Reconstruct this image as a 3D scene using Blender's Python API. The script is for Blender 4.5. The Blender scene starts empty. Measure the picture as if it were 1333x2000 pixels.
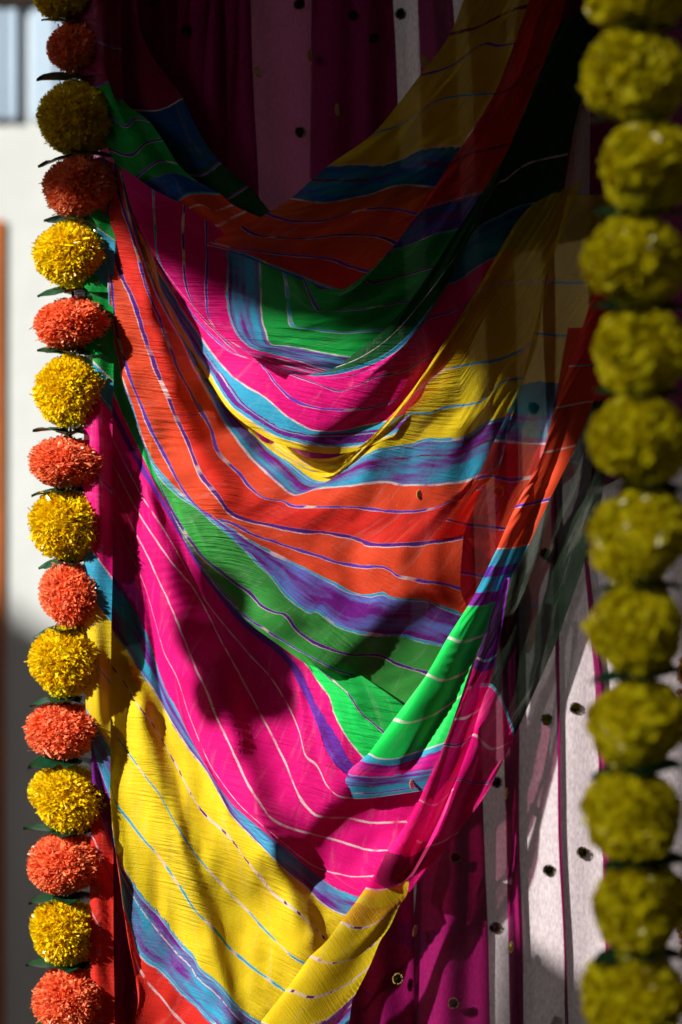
import bpy, bmesh, math, random
import numpy as np
from mathutils import Vector, Matrix
random.seed(7); rng = np.random.default_rng(7)
C = bpy.context.scene.collection
SC = bpy.context.scene
K = 0.00045            # metres per unit of the tracing grid at the curtain plane
D = 2.1                # camera to curtain plane
R = math.radians
# ------------------------------------------------------------------ camera
cam = bpy.data.cameras.new("camera"); camo = bpy.data.objects.new("camera", cam); C.objects.link(camo)
camo.location = (0, -D, 0); camo.rotation_euler = (R(90), 0, 0)
cam.sensor_fit = 'VERTICAL'; cam.sensor_height = 36; cam.sensor_width = 24
cam.lens = 36 * D / (2000 * K)
cam.clip_start = 0.05; cam.clip_end = 100
cam.dof.use_dof = True; cam.dof.focus_distance = D - 0.05; cam.dof.aperture_fstop = 2.2
SC.camera = camo
# ------------------------------------------------------------------ world, sun
AZ = R(54)             # sun to the left of the viewing axis, behind the camera
EL = R(27)
S = Vector((-math.sin(AZ) * math.cos(EL), -math.cos(AZ) * math.cos(EL), math.sin(EL)))
w = bpy.data.worlds.new("World"); SC.world = w; w.use_nodes = True
nt = w.node_tree; bg = nt.nodes["Background"]; bg.inputs[1].default_value = 0.08
sky = nt.nodes.new("ShaderNodeTexSky"); sky.sky_type = 'NISHITA'; sky.sun_disc = False
sky.sun_elevation = EL; sky.sun_rotation = math.atan2(S.x, S.y)
nt.links.new(sky.outputs[0], bg.inputs[0])
sl = bpy.data.lights.new("sun", 'SUN'); sl.energy = 5.0; sl.angle = R(0.8); sl.color = (1, 0.94, 0.84)
so = bpy.data.objects.new("sun", sl); C.objects.link(so)
so.rotation_euler = S.to_track_quat('Z', 'Y').to_euler()
SC.view_settings.view_transform = 'Standard'; SC.view_settings.look = 'None'
SC.view_settings.exposure = 0.72; SC.view_settings.gamma = 1
SC.cycles.use_denoising = True
SC.cycles.transparent_max_bounces = 24; SC.cycles.max_bounces = 8
SC.cycles.transmission_bounces = 6; SC.cycles.diffuse_bounces = 4
SC.cycles.sample_clamp_indirect = 4

# ------------------------------------------------------------------ helpers
def at(px, py, d=0.0):
    """traced point -> world; d = how far it stands out towards the viewer (same units)"""
    y = -d * K
    f = (D + y) / D
    return np.stack([(px - 666.5) * K * f, y + 0 * px, (1000 - py) * K * f], -1)
def P(px, py, d=0.0):
    v = at(np.array(float(px)), np.array(float(py)), float(d)); return Vector(v.tolist())
def lin(c):
    if isinstance(c, str):
        c = [int(c[i:i+2], 16) / 255 for i in (0, 2, 4)]
    return tuple((x / 12.92 if x <= 0.04045 else ((x + 0.055) / 1.055) ** 2.4) for x in c) + (1.0,)
def tag(o, label=None, cat=None, group=None, kind=None):
    if label: o['label'] = label
    if cat: o['category'] = cat
    if group: o['group'] = group
    if kind: o['kind'] = kind
    return o
def empty(name, loc, label, cat, group=None):
    o = bpy.data.objects.new(name, None); C.objects.link(o); o.location = loc
    o.empty_display_size = 0.02
    return tag(o, label, cat, group)
def link(name, me, parent=None):
    o = bpy.data.objects.new(name, me); C.objects.link(o)
    if parent:
        o.parent = parent
        o.matrix_parent_inverse = Matrix.Translation(-parent.location)
    return o
def grid_mesh(name, pts, attrs=None, mat=None):
    nv, nu, _ = pts.shape
    me = bpy.data.meshes.new(name)
    idx = np.arange(nv * nu).reshape(nv, nu)
    q = np.stack([idx[:-1, :-1], idx[1:, :-1], idx[1:, 1:], idx[:-1, 1:]], -1).reshape(-1, 4)
    me.vertices.add(nv * nu); me.vertices.foreach_set("co", pts.reshape(-1).astype(np.float32))
    me.loops.add(q.size); me.loops.foreach_set("vertex_index", q.reshape(-1).astype(np.int32))
    me.polygons.add(len(q)); me.polygons.foreach_set("loop_start", (np.arange(len(q)) * 4).astype(np.int32))
    me.update(calc_edges=True)
    me.polygons.foreach_set("use_smooth", np.ones(len(q), bool))
    for k, a in (attrs or {}).items():
        at_ = me.attributes.new(k, 'FLOAT', 'POINT'); at_.data.foreach_set("value", a.reshape(-1).astype(np.float32))
    if mat: me.materials.append(mat)
    return me
class NT:
    """small node-building helper"""
    def __init__(s, name):
        s.m = bpy.data.materials.new(name); s.m.use_nodes = True
        s.t = s.m.node_tree; s.t.nodes.clear(); s.out = s.n("ShaderNodeOutputMaterial")
    def n(s, typ, **kw):
        x = s.t.nodes.new(typ)
        for k, v in kw.items(): setattr(x, k, v)
        return x
    def put(s, sock, v):
        if hasattr(v, 'is_linked') or isinstance(v, bpy.types.NodeSocket): s.t.links.new(v, sock)
        else: sock.default_value = v
    def math(s, op, a, b=0.0, c=None, clamp=False):
        x = s.n("ShaderNodeMath", operation=op, use_clamp=clamp)
        s.put(x.inputs[0], a); s.put(x.inputs[1], b)
        if c is not None: s.put(x.inputs[2], c)
        return x.outputs[0]
    def attr(s, name): return s.n("ShaderNodeAttribute", attribute_name=name).outputs['Fac']
    def vec(s, x, y, z=0.0):
        c = s.n("ShaderNodeCombineXYZ"); s.put(c.inputs[0], x); s.put(c.inputs[1], y); s.put(c.inputs[2], z); return c.outputs[0]
    def noise(s, v, scale=1.0, detail=2.0, rough=0.5):
        x = s.n("ShaderNodeTexNoise"); s.put(x.inputs['Vector'], v)
        x.inputs['Scale'].default_value = scale; x.inputs['Detail'].default_value = detail
        x.inputs['Roughness'].default_value = rough; return x.outputs['Fac']
    def mix(s, f, a, b, blend='MIX'):
        x = s.n("ShaderNodeMix", data_type='RGBA', blend_type=blend)
        s.put(x.inputs[0], f); s.put(x.inputs[6], a); s.put(x.inputs[7], b); return x.outputs[2]
    def ramp(s, f, stops, interp='LINEAR'):
        x = s.n("ShaderNodeValToRGB"); s.put(x.inputs[0], f); e = x.color_ramp; e.interpolation = interp
        while len(e.elements) < len(stops): e.elements.new(0.5)
        for el, (p, c) in zip(e.elements, stops): el.position = p; el.color = c
        return x.outputs[0]
    def objco(s): return s.n("ShaderNodeTexCoord").outputs['Object']
def simple(name, col, rough=0.7, spec=0.3, bump=None, metal=0.0, var=0.0, vs=20):
    t = NT(name); b = t.n("ShaderNodeBsdfPrincipled"); c = lin(col)
    b.inputs['Roughness'].default_value = rough; b.inputs['Metallic'].default_value = metal
    b.inputs['Specular IOR Level'].default_value = spec
    if var:
        f = t.noise(t.objco(), vs, 5, 0.6)
        b_ = tuple(min(1, x * (1 + var)) for x in c[:3]) + (1,); a_ = tuple(x * (1 - var) for x in c[:3]) + (1,)
        t.put(b.inputs['Base Color'], t.ramp(f, [(0.3, a_), (0.7, b_)]))
    else: b.inputs['Base Color'].default_value = c
    if bump:
        bm_ = t.n("ShaderNodeBump"); bm_.inputs['Strength'].default_value = bump[1]; bm_.inputs['Distance'].default_value = bump[2]
        t.put(bm_.inputs['Height'], t.noise(t.objco(), bump[0], 4)); t.put(b.inputs['Normal'], bm_.outputs[0])
    t.t.links.new(b.outputs[0], t.out.inputs[0]); return t.m

# ------------------------------------------------------------------ dyed chiffon
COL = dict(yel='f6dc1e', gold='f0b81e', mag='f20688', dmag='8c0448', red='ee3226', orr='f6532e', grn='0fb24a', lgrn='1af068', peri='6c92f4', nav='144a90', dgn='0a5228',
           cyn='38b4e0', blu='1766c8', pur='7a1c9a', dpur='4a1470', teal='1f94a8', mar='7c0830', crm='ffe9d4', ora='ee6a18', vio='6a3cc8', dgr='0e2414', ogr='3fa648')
def dye(name, n, bands, lines, sheer=0.1, trans=0.32, crinkle=1.0, wob=4.0):
    """bands: colour key, (a, b) streaked mix, or (a, b, u) changing from a to b along the stripe.
       lines: (v, width, kind) with kind 'p' purple in white, 'w' white, 'c' cyan in white, 'm' maroon, 'd' dashed"""
    t = NT(name)
    u, v, gap, q, s_ = (t.attr(x) for x in ('uu', 'vv', 'gap', 'crq', 'us'))
    wn = t.noise(t.vec(t.math('MULTIPLY', u, 0.018), t.math('MULTIPLY', v, 0.35)), 1, 3, 0.55)
    fray = t.noise(t.vec(t.math('MULTIPLY', u, 0.5), t.math('MULTIPLY', v, 2.0)), 1, 1)
    off = t.math('ADD', t.math('MULTIPLY', t.math('SUBTRACT', wn, 0.5), wob * 2), t.math('MULTIPLY', t.math('SUBTRACT', fray, 0.5), 2.2))
    vw = t.math('ADD', v, t.math('DIVIDE', off, gap))
    fac = t.math('DIVIDE', vw, float(n - 1))
    A, B, X, M = [], [], [], []
    for i, b in enumerate(bands):
        p = i / (n - 1)
        if isinstance(b, str): a_, b_, x_, k = b, b, b, 0
        elif len(b) == 2: a_, b_, x_, k = b[0], b[1], b[0], 1
        else: a_, b_, x_, k = b[0], b[0], b[1], 2
        A.append((p, lin(COL[a_]))); B.append((p, lin(COL[b_])))
        X.append((p, lin(COL[x_]))); M.append((p, (b[2],) * 3 + (1,) if k == 2 else (2, 2, 2, 1)))
    bleed = t.noise(t.vec(t.math('MULTIPLY', u, 0.09), t.math('MULTIPLY', vw, 9.0), 2.2), 1, 4, 0.7)
    patch = t.math('MULTIPLY', t.math('SUBTRACT', t.noise(t.vec(t.math('MULTIPLY', u, 0.008), 4.0, 8.8), 1, 1), 0.48), 6.0, clamp=True)
    vb = t.math('ADD', vw, t.math('DIVIDE', t.math('MULTIPLY', t.math('MULTIPLY', t.math('SUBTRACT', bleed, 0.5), 34.0), patch), gap))
    fac = t.math('DIVIDE', vb, float(n - 1))
    ca = t.ramp(fac, A, 'CONSTANT'); cb = t.ramp(fac, B, 'CONSTANT')
    st = t.noise(t.vec(t.math('MULTIPLY', u, 0.006), t.math('MULTIPLY', vw, 2.6)), 1, 5, 0.6)
    st = t.math('MULTIPLY', t.math('SUBTRACT', st, 0.40), 5.0, clamp=True)
    col = t.mix(st, ca, cb)
    if any(m[1][0] < 1.5 for m in M):
        us = t.ramp(fac, M, 'CONSTANT'); cx = t.ramp(fac, X, 'CONSTANT')
        sw = t.math('MULTIPLY', t.math('SUBTRACT', s_, us), 60.0, clamp=True)
        col = t.mix(sw, col, cx)
    for j, (v0, wd, kind) in enumerate(lines):
        d = t.math('MULTIPLY', t.math('SUBTRACT', vw, float(v0)), gap)
        nz = t.noise(t.vec(t.math('MULTIPLY', u, 0.022), 7.3 * j + 1.1), 1, 2)
        half = t.math('MULTIPLY', t.math('MULTIPLY_ADD', nz, 1.5, 0.05), wd * 0.5)
        a = t.math('ABSOLUTE', d)
        m1 = t.math('MULTIPLY_ADD', t.math('SUBTRACT', half, a), 0.8, 0.5, clamp=True)
        pres = t.math('MULTIPLY_ADD', t.noise(t.vec(t.math('MULTIPLY', u, 0.035), 11.0 * j + 2.3), 1, 2), 4.5, -1.2, clamp=True)
        m1 = t.math('MULTIPLY', m1, pres)
        inner = {'p': COL['vio'] if j % 2 else '5a1e96', 'w': None, 'c': COL['cyn'], 'm': COL['mar'], 'd': '6e1c86'}[kind]
        if kind == 'm': col = t.mix(m1, col, lin(inner))
        elif kind == 'k':  pass
        else:
            col = t.mix(t.math('MULTIPLY', m1, 0.9), col, lin('f4e4ea'))
            if inner:
                brk = t.noise(t.vec(t.math('MULTIPLY', u, 0.014 if kind != 'd' else 0.05), 3.1 * j + 5.7), 1, 1)
                thr = 0.34 if kind != 'd' else 0.54
                gate = t.math('MULTIPLY', t.math('SUBTRACT', brk, thr), 20.0, clamp=True)
                d2 = t.math('ABSOLUTE', t.math('ADD', d, t.math('MULTIPLY', half, 0.14)))
                m2 = t.math('MULTIPLY_ADD', t.math('SUBTRACT', t.math('MULTIPLY', half, 0.78), d2), 0.8, 0.5, clamp=True)
                col = t.mix(t.math('MULTIPLY', m2, gate), col, lin(inner))
    # uneven dye uptake
    bl = t.noise(t.vec(t.math('MULTIPLY', u, 0.012), t.math('MULTIPLY', vw, 1.1)), 1, 4, 0.6)
    col = t.mix(t.math('MULTIPLY', t.math('SUBTRACT', bl, 0.38), 1.6, clamp=True), col, t.mix(1.0, col, (0.78, 0.62, 0.74, 1), 'MULTIPLY'))
    b2 = t.noise(t.vec(t.math('MULTIPLY', u, 0.05), t.math('MULTIPLY', vw, 0.5), 9.0), 1, 5, 0.7)
    col = t.mix(t.math('MULTIPLY', t.math('SUBTRACT', b2, 0.54), 0.5, clamp=True), col, (1, .93, .88, 1))
    # crepe crinkle + weave
    ob = t.objco(); sep = t.n("ShaderNodeSeparateXYZ"); t.put(sep.inputs[0], ob)
    cr = t.noise(t.vec(t.math('MULTIPLY', q, 0.21), t.math('MULTIPLY', sep.outputs[0], 24.0)), 1, 3, 0.6)
    amp = t.noise(t.vec(t.math('MULTIPLY', sep.outputs[0], 14.0), t.math('MULTIPLY', sep.outputs[2], 14.0), 4.4), 1, 2)
    amp = t.math('MULTIPLY', t.math('MULTIPLY_ADD', t.math('SUBTRACT', amp, 0.42), 4.5, 0.35, clamp=True), t.math('MULTIPLY_ADD', t.attr('cra'), 1.9, 0.05))
    h = t.math('MULTIPLY', cr, amp)
    wv = t.noise(ob, 900, 2)
    h = t.math('ADD', h, t.math('MULTIPLY', wv, 0.16))
    bp = t.n("ShaderNodeBump"); bp.inputs['Strength'].default_value = 0.9 * crinkle; bp.inputs['Distance'].default_value = 0.0028
    t.put(bp.inputs['Height'], h)
    df = t.n("ShaderNodeBsdfPrincipled"); df.inputs['Roughness'].default_value = 0.62
    df.inputs['Specular IOR Level'].default_value = 0.18; df.inputs['Sheen Weight'].default_value = 0.06
    t.put(df.inputs['Base Color'], col); t.put(df.inputs['Normal'], bp.outputs[0])
    tr = t.n("ShaderNodeBsdfTranslucent"); t.put(tr.inputs[0], col); t.put(tr.inputs[1], bp.outputs[0])
    m1 = t.n("ShaderNodeMixShader"); m1.inputs[0].default_value = trans
    t.t.links.new(df.outputs[0], m1.inputs[1]); t.t.links.new(tr.outputs[0], m1.inputs[2])
    tp = t.n("ShaderNodeBsdfTransparent"); t.put(tp.inputs[0], t.mix(0.30, col, (1, 1, 1, 1)))
    m2 = t.n("ShaderNodeMixShader"); t.put(m2.inputs[0], t.math('MULTIPLY_ADD', wv, sheer * 0.5, sheer * 0.75))
    t.t.links.new(m1.outputs[0], m2.inputs[1]); t.t.links.new(tp.outputs[0], m2.inputs[2])
    t.t.links.new(m2.outputs[0], t.out.inputs[0]); return t.m

def smooth_curve(pts, n):
    """Catmull-Rom through the points, resampled evenly by length; cols x, y, d"""
    p = np.array([(q + (0,)) if len(q) == 2 else q for q in pts], float)
    if len(p) == 2: p = np.vstack([p[0], (p[0] + p[1]) / 2, p[1]])
    e = np.vstack([2 * p[0] - p[1], p, 2 * p[-1] - p[-2]])
    out = []
    for i in range(1, len(e) - 2):
        tt = np.linspace(0, 1, 24, endpoint=False)[:, None]
        a, b, c, d_ = e[i-1], e[i], e[i+1], e[i+2]
        out.append(0.5 * (2*b + (c-a)*tt + (2*a-5*b+4*c-d_)*tt**2 + (3*b-a-3*c+d_)*tt**3))
    out.append(p[-1:]); o = np.vstack(out)
    o = o.copy()
    L = np.concatenate([[0], np.cumsum(np.hypot(*np.diff(o[:, :2], axis=0).T))]) + np.arange(len(o)) * 1e-6
    t = np.linspace(0, L[-1], n)
    return np.stack([np.interp(t, L, o[:, k]) for k in range(3)], -1), L[-1]
def smoothn(shape, sx, sy, seed):
    """cheap smooth random field"""
    r = np.random.default_rng(seed); g = r.normal(size=(int(sy) + 3, int(sx) + 3))
    yi = np.linspace(0, sy, shape[0]); xi = np.linspace(0, sx, shape[1])
    def f(t): return t * t * (3 - 2 * t)
    y0 = yi.astype(int); x0 = xi.astype(int); fy = f(yi - y0)[:, None]; fx = f(xi - x0)[None]
    a = g[np.ix_(y0, x0)]; b = g[np.ix_(y0, x0+1)]; c = g[np.ix_(y0+1, x0)]; d = g[np.ix_(y0+1, x0+1)]
    return (a*(1-fx)+b*fx)*(1-fy) + (c*(1-fx)+d*fx)*fy
def blur(a, k):
    for _ in range(k):
        a = np.vstack([a[:1], (a[:-2] + 2*a[1:-1] + a[2:]) / 4, a[-1:]])
        a = np.hstack([a[:, :1], (a[:, :-2] + 2*a[:, 1:-1] + a[:, 2:]) / 4, a[:, -1:]])
    return a
def ridge(X, Y, line, amp, wl, wr):
    """raised roll along a line; wl / wr = its width on the left / right side of the line"""
    best = np.full(X.shape, 1e9); sgn = np.ones(X.shape)
    for (x0, y0), (x1, y1) in zip(line[:-1], line[1:]):
        dx, dy = x1-x0, y1-y0; L2 = dx*dx+dy*dy
        t = np.clip(((X-x0)*dx + (Y-y0)*dy) / L2, 0, 1)
        ex, ey = X-(x0+t*dx), Y-(y0+t*dy); dd = np.hypot(ex, ey)
        cr = dx*(Y-y0) - dy*(X-x0)
        m = dd < best; best = np.where(m, dd, best); sgn = np.where(m, cr / math.sqrt(L2), sgn)
    # lines are given top to bottom: left of the line (screen left) has cr > 0
    wdt = wr + (wl - wr) / (1 + np.exp(-np.clip(sgn / (9.0 + 0.9 * np.sqrt(np.maximum(best ** 2 - sgn ** 2, 0))), -30, 30)))
    return amp * np.exp(-(best / wdt) ** 2)
def fold(name, rails, bands, lines, base, parent, mat_kw={}, ridges=(), wr=4.0, nu=260, per=12, seed=1, label=None, bl=3, edge=None, slope=(-0.12, 0.0030, 360)):
    n = len(rails); rs = []; Ls = []
    for r in rails:
        c, L = smooth_curve(r, nu); rs.append(c); Ls.append(L)
    rs = np.array(rs)                                # n, nu, 3
    dist = [max(6, int(np.median(np.hypot(*(rs[i+1, :, :2] - rs[i, :, :2]).T)) / 5)) for i in range(n-1)]
    vs = np.concatenate([np.linspace(i, i+1, min(26, max(per // 2, dist[i])), endpoint=False) for i in range(n-1)] + [[n-1]])
    i0 = np.minimum(vs.astype(int), n-2); f = (vs - i0)[:, None, None]
    g = lambda k: rs[np.clip(k, 0, n-1)]
    a, b, c, d_ = g(i0-1), g(i0), g(i0+1), g(i0+2)
    m0 = (c - a) / 2; m1 = (d_ - b) / 2
    lim = np.abs(c - b) * 1.2 + 0.5                  # keep tight rails from overshooting
    m0 = np.clip(m0, -lim, lim); m1 = np.clip(m1, -lim, lim)
    h = (2*f**3-3*f**2+1)*b + (f**3-2*f**2+f)*m0 + (-2*f**3+3*f**2)*c + (f**3-f**2)*m1
    X, Y, d = h[..., 0], h[..., 1], h[..., 2] + base
    gap = np.abs(np.linalg.norm((c - b)[..., :2], axis=-1)); gap = np.maximum(gap, 1.5)
    cra = np.zeros(X.shape)
    for (ln, amp, wl, wrr) in ridges:
        rd = ridge(X, Y, ln, amp, wl, wrr); d = d + rd
        if amp > 22: cra = np.maximum(cra, (rd / amp) ** 1.5)
    cra = 0.22 + 0.9 * cra
    lx = float(np.median(Ls)); ly = float(np.median(np.abs(gap)) * (n - 1))
    c = lambda L, s: int(np.clip(L / s, 2, 60))
    fld = smoothn(X.shape, c(lx, 110), c(ly, 110), seed) * wr + smoothn(X.shape, c(lx, 42), c(ly, 60), seed + 50) * wr * 0.45
    t_ = np.clip((X - 780) / 350, 0, 1); d = d - 48 * t_ * t_ * (3 - 2 * t_)   # the right side lies back against the curtain
    if edge is not None: d = d + edge(X, Y)
    # crinkle coordinate: nearly level at the left, climbing to the right
    s0, k0, x0 = slope                               # slope of the gathers at x0 and how fast they steepen
    x1 = x0 + (1.5 - s0) / k0; xx = np.clip(X, x0, x1) - x0
    T = s0 * (X - x0) + 0.5 * k0 * xx ** 2 + np.clip(X - x1, 0, None) * (1.5 - s0)
    crq = (Y + T) / np.sqrt(1 + (s0 + k0 * xx) ** 2 * 0.7)
    d = blur(d + fld, bl)
    d = d + (0.6 + 1.5 * cra) * np.sin(crq * 0.42 + 3 * smoothn(X.shape, c(lx, 90), c(ly, 90), seed + 9)) * np.clip(smoothn(X.shape, c(lx, 130), c(ly, 130), seed + 3), 0, 1)
    uu = np.cumsum(np.concatenate([np.zeros((len(vs), 1)), np.hypot(np.diff(X, axis=1), np.diff(Y, axis=1))], 1), 1)
    us = np.tile(np.linspace(0, 1, nu), (len(vs), 1))
    vv = np.tile(vs[:, None], (1, nu))
    mat = dye("dyed_chiffon_" + str(seed), n, bands, lines, **mat_kw)
    me = grid_mesh(name, at(X, Y, d), dict(uu=uu, vv=vv, gap=gap, crq=crq, us=us, cra=cra), mat)
    o = link(name, me, parent)
    if label: o['label'] = label
    return o

# ------------------------------------------------------------------ setting: wall, room, unseen panels added to shade the top
def box(name, lo, hi, mat, parent=None, bev=0.004):
    bm = bmesh.new(); bmesh.ops.create_cube(bm, size=1)
    lo, hi = Vector(lo), Vector(hi)
    for v in bm.verts: v.co = Vector(((lo[i] + hi[i]) / 2 + v.co[i] * (hi[i] - lo[i]) for i in range(3)))
    bmesh.ops.bevel(bm, geom=bm.edges[:], offset=bev, segments=2, affect='EDGES')
    me = bpy.data.meshes.new(name); bm.to_mesh(me); bm.free(); me.materials.append(mat)
    return link(name, me, parent)
M_wall = simple('wall_paint', 'ccd2d4', 0.8, 0.2, (30, 0.3, 0.004), var=0.06, vs=4)
M_pale = simple('pale_blue_paint', 'b4cbe2', 0.4, 0.4, var=0.1, vs=6)
M_dark = simple('dark_timber', '2a2018', 0.7, 0.2, (60, 0.4, 0.003), var=0.3, vs=12)
M_or = simple('orange_timber', 'b8682a', 0.6, 0.3, (60, 0.3, 0.003), var=0.2, vs=12)
M_floor = simple('floor_stone', '8a7e70', 0.9, 0.2, (20, 0.4, 0.01), var=0.2, vs=5)
BW = -2000                                          # how far back the wall stands, in tracing units
YW = -BW * K
tag(box('wall', (-3.5, YW, -1.6), (1.7, YW + 0.12, 3.3), M_wall), kind='structure')
tag(box('floor', (-3.5, -3.7, -1.72), (1.7, YW, -1.6), M_floor), kind='structure')
M_room = simple('room_paint', 'b4a698', 0.85, 0.2, var=0.1, vs=3)
tag(box('ceiling', (-3.5, -3.7, 3.2), (1.7, YW, 3.3), M_room), kind='structure')
tag(box('wall_right', (1.6, -3.7, -1.6), (1.7, YW, 3.2), M_room), kind='structure')
tag(box('wall_front', (-3.5, -3.7, -1.6), (1.6, -3.6, 3.2), M_room), kind='structure')
bm = bmesh.new()                                    # left wall with its high window opening; low board added to shade the far wall
for lo, hi in (((-3.5, -3.6, -1.6), (-3.4, YW, 0.9)), ((-3.5, -3.6, 0.9), (-3.4, -3.4, 3.2)), ((-3.5, -0.9, 0.9), (-3.4, YW, 3.2)), ((-3.5, -3.4, 3.1), (-3.4, -0.9, 3.2)), ((-3.5, -1.62, 0.9), (-3.4, -0.9, 1.76))):
    bmesh.ops.create_cube(bm, size=1, matrix=Matrix.Translation([(lo[i] + hi[i]) / 2 for i in range(3)]) @ Matrix.Diagonal([hi[i] - lo[i] for i in range(3)] + [1]))
me = bpy.data.meshes.new('wall_left'); bm.to_mesh(me); bm.free(); me.materials.append(M_room)
tag(link('wall_left', me), kind='structure')
tag(box('side_blocker', (0.40, -0.33, -1.6), (0.52, 0.05, 1.2), M_dark), kind='structure')  # unseen, added to keep light off the upper right from the side
tag(box('head_blocker', (-0.08, -0.32, 0.52), (0.40, 0.05, 0.70), M_dark), kind='structure')  # unseen, added to keep light off the upper right from above
# blue door leaf high on the wall, its dark rail
fx = (D + YW) / D
def wx(px): return (px - 666.5) * K * fx
def wz(py): return (1000 - py) * K * fx
door = empty('wall_shutter', (wx(20), YW - 0.02, wz(130)), 'pale blue shutter of upright boards on the wall at far upper left', 'shutter')
for (a, b) in ((-260, -130), (-124, 8), (14, 36), (62, 112), (118, 230), (236, 350)):
    box('board', (wx(a), YW - 0.010, wz(235)), (wx(b), YW - 0.001, wz(20)), M_pale, door, .002)
box('top_rail', (wx(-300), YW - 0.012, wz(18)), (wx(380), YW - 0.006, wz(-140)), M_dark, door)
pst = tag(box('timber_post', (wx(-160), YW - 0.006, -1.6), (wx(7), YW - 0.001, wz(430)), M_or, None, .001), 'orange timber post standing blurred at the left edge behind the garland', 'post')

# unseen panels added to cut the sun: one above, a half open one, one below
def shade_board(name, outline, dist, mat, label, cat):
    pts = [P(x, y, 0) + S * dist for x, y in outline]
    bm = bmesh.new(); vs = [bm.verts.new(p) for p in pts]; f = bm.faces.new(vs)
    ex = bmesh.ops.extrude_face_region(bm, geom=[f]); nv = [g for g in ex['geom'] if isinstance(g, bmesh.types.BMVert)]
    bmesh.ops.translate(bm, verts=nv, vec=S * 0.012)
    bmesh.ops.recalc_face_normals(bm, faces=bm.faces[:])
    c = sum(pts, Vector()) / len(pts)
    for v in bm.verts: v.co -= c
    me = bpy.data.meshes.new(name); bm.to_mesh(me); bm.free(); me.materials.append(mat)
    o = link(name, me); o.location = c; return tag(o, label, cat)
SHADE_TOP = [(-300, 450), (60, 430), (200, 450), (310, 510), (420, 600), (500, 625), (570, 665), (650, 700), (840, 738), (935, 748), (1045, 785), (1110, 890), (1160, 985),
       (1215, 1200), (1215, 3300), (1750, 3300), (1750, -1600), (-300, -1600)]  # wanted shade edge, carried back along the sun
shade_board('sun_blocker', SHADE_TOP, 2.0, M_dark, 'unseen dark panel added off to the left to shade the top and right', 'sun_blocker')
t = NT('sun_filter_sheet'); b = t.n("ShaderNodeBsdfDiffuse"); b.inputs[0].default_value = (.2, .2, .17, 1)  # added sheet, lets weak sun through to the right garland
tp = t.n("ShaderNodeBsdfTransparent"); m = t.n("ShaderNodeMixShader"); m.inputs[0].default_value = .40
t.t.links.new(b.outputs[0], m.inputs[1]); t.t.links.new(tp.outputs[0], m.inputs[2]); t.t.links.new(m.outputs[0], t.out.inputs[0])
shade_board('sun_filter', [(1752, 3300), (2950, 3300), (2950, -1600), (1752, -1600)], 2.0, t.m, 'unseen half open sheet added off to the left to thin the sun', 'light_filter')
shade_board('foot_blocker', [(880, 1760), (960, 1800), (1060, 1870), (1216, 2010), (1216, 2600), (820, 2600)], 1.9, M_dark, 'unseen dark panel added to shade the foot of the curtain', 'rail')

# ------------------------------------------------------------------ curtains behind
def sheer_mat(name, col, col2, sheer, trans, grain):
    t = NT(name); ob = t.objco()
    mp = t.n("ShaderNodeMapping"); mp.inputs['Scale'].default_value = (1, 1, 0.35); t.put(mp.inputs[0], ob)
    g = t.noise(mp.outputs[0], 620, 3, 0.65)
    c = t.mix(t.math('MULTIPLY', t.math('SUBTRACT', g, 0.35), 3.0, clamp=True), lin(col2), lin(col))
    bp = t.n("ShaderNodeBump"); bp.inputs['Strength'].default_value = grain; bp.inputs['Distance'].default_value = 0.0012
    t.put(bp.inputs['Height'], g)
    b = t.n("ShaderNodeBsdfPrincipled"); b.inputs['Roughness'].default_value = 0.75; b.inputs['Specular IOR Level'].default_value = 0.15
    t.put(b.inputs['Base Color'], c); t.put(b.inputs['Normal'], bp.outputs[0])
    tr = t.n("ShaderNodeBsdfTranslucent"); t.put(tr.inputs[0], c)
    m1 = t.n("ShaderNodeMixShader"); m1.inputs[0].default_value = trans
    t.t.links.new(b.outputs[0], m1.inputs[1]); t.t.links.new(tr.outputs[0], m1.inputs[2])
    tp = t.n("ShaderNodeBsdfTransparent"); t.put(tp.inputs[0], t.mix(0.25, lin(col), (1, 1, 1, 1)))
    m2 = t.n("ShaderNodeMixShader"); m2.inputs[0].default_value = sheer
    t.t.links.new(m1.outputs[0], m2.inputs[1]); t.t.links.new(tp.outputs[0], m2.inputs[2])
    t.t.links.new(m2.outputs[0], t.out.inputs[0]); return t.m
M_white = sheer_mat('white_crepe', 'e2d8e0', 'c0b4be', 0.0, 0.2, 0.35)
M_mag = sheer_mat('magenta_voile', '9c0664', '7c0450', 0.16, 0.3, 0.4)
M_mag2 = sheer_mat('magenta_voile_single', 'c44a8c', 'a83c76', 0.5, 0.2, 0.4)
wc = empty('white_curtain', P(1060, -60, -130), 'off white crepe curtain hanging behind the magenta voile with dark sequins', 'curtain')
def pleat(name, xs, mat, parent, d0, waves=3, amp=8, seed=0, nv=80, curl=10):
    """xs: (y, left, right) stations; a hanging length of cloth"""
    ys = np.linspace(-120, 2120, nv); st = np.array(xs, float)
    l = np.interp(ys, st[:, 0], st[:, 1]); r = np.interp(ys, st[:, 0], st[:, 2])
    nu = 90; s = np.linspace(0, 1, nu)[None]
    X = l[:, None] * (1 - s) + r[:, None] * s + smoothn((nv, nu), 1, 9, seed) * 1.6
    Y = np.tile(ys[:, None], (1, nu))
    ph = smoothn((nv, nu), 2, 5, seed + 1) * 0.7
    d = d0 + amp * np.sin(s * waves * 2 * np.pi + seed * 1.7 + ph) + smoothn((nv, nu), 4, 8, seed + 2) * 3 - curl * (np.abs(2*s-1) ** 8)
    return link(name, grid_mesh(name, at(X, Y, d), {}, mat), parent)
pleat('cloth', [(-120, 235, 1700), (2120, 235, 1700)], M_white, wc, -68, 11, 4, 3, nv=120)
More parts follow.
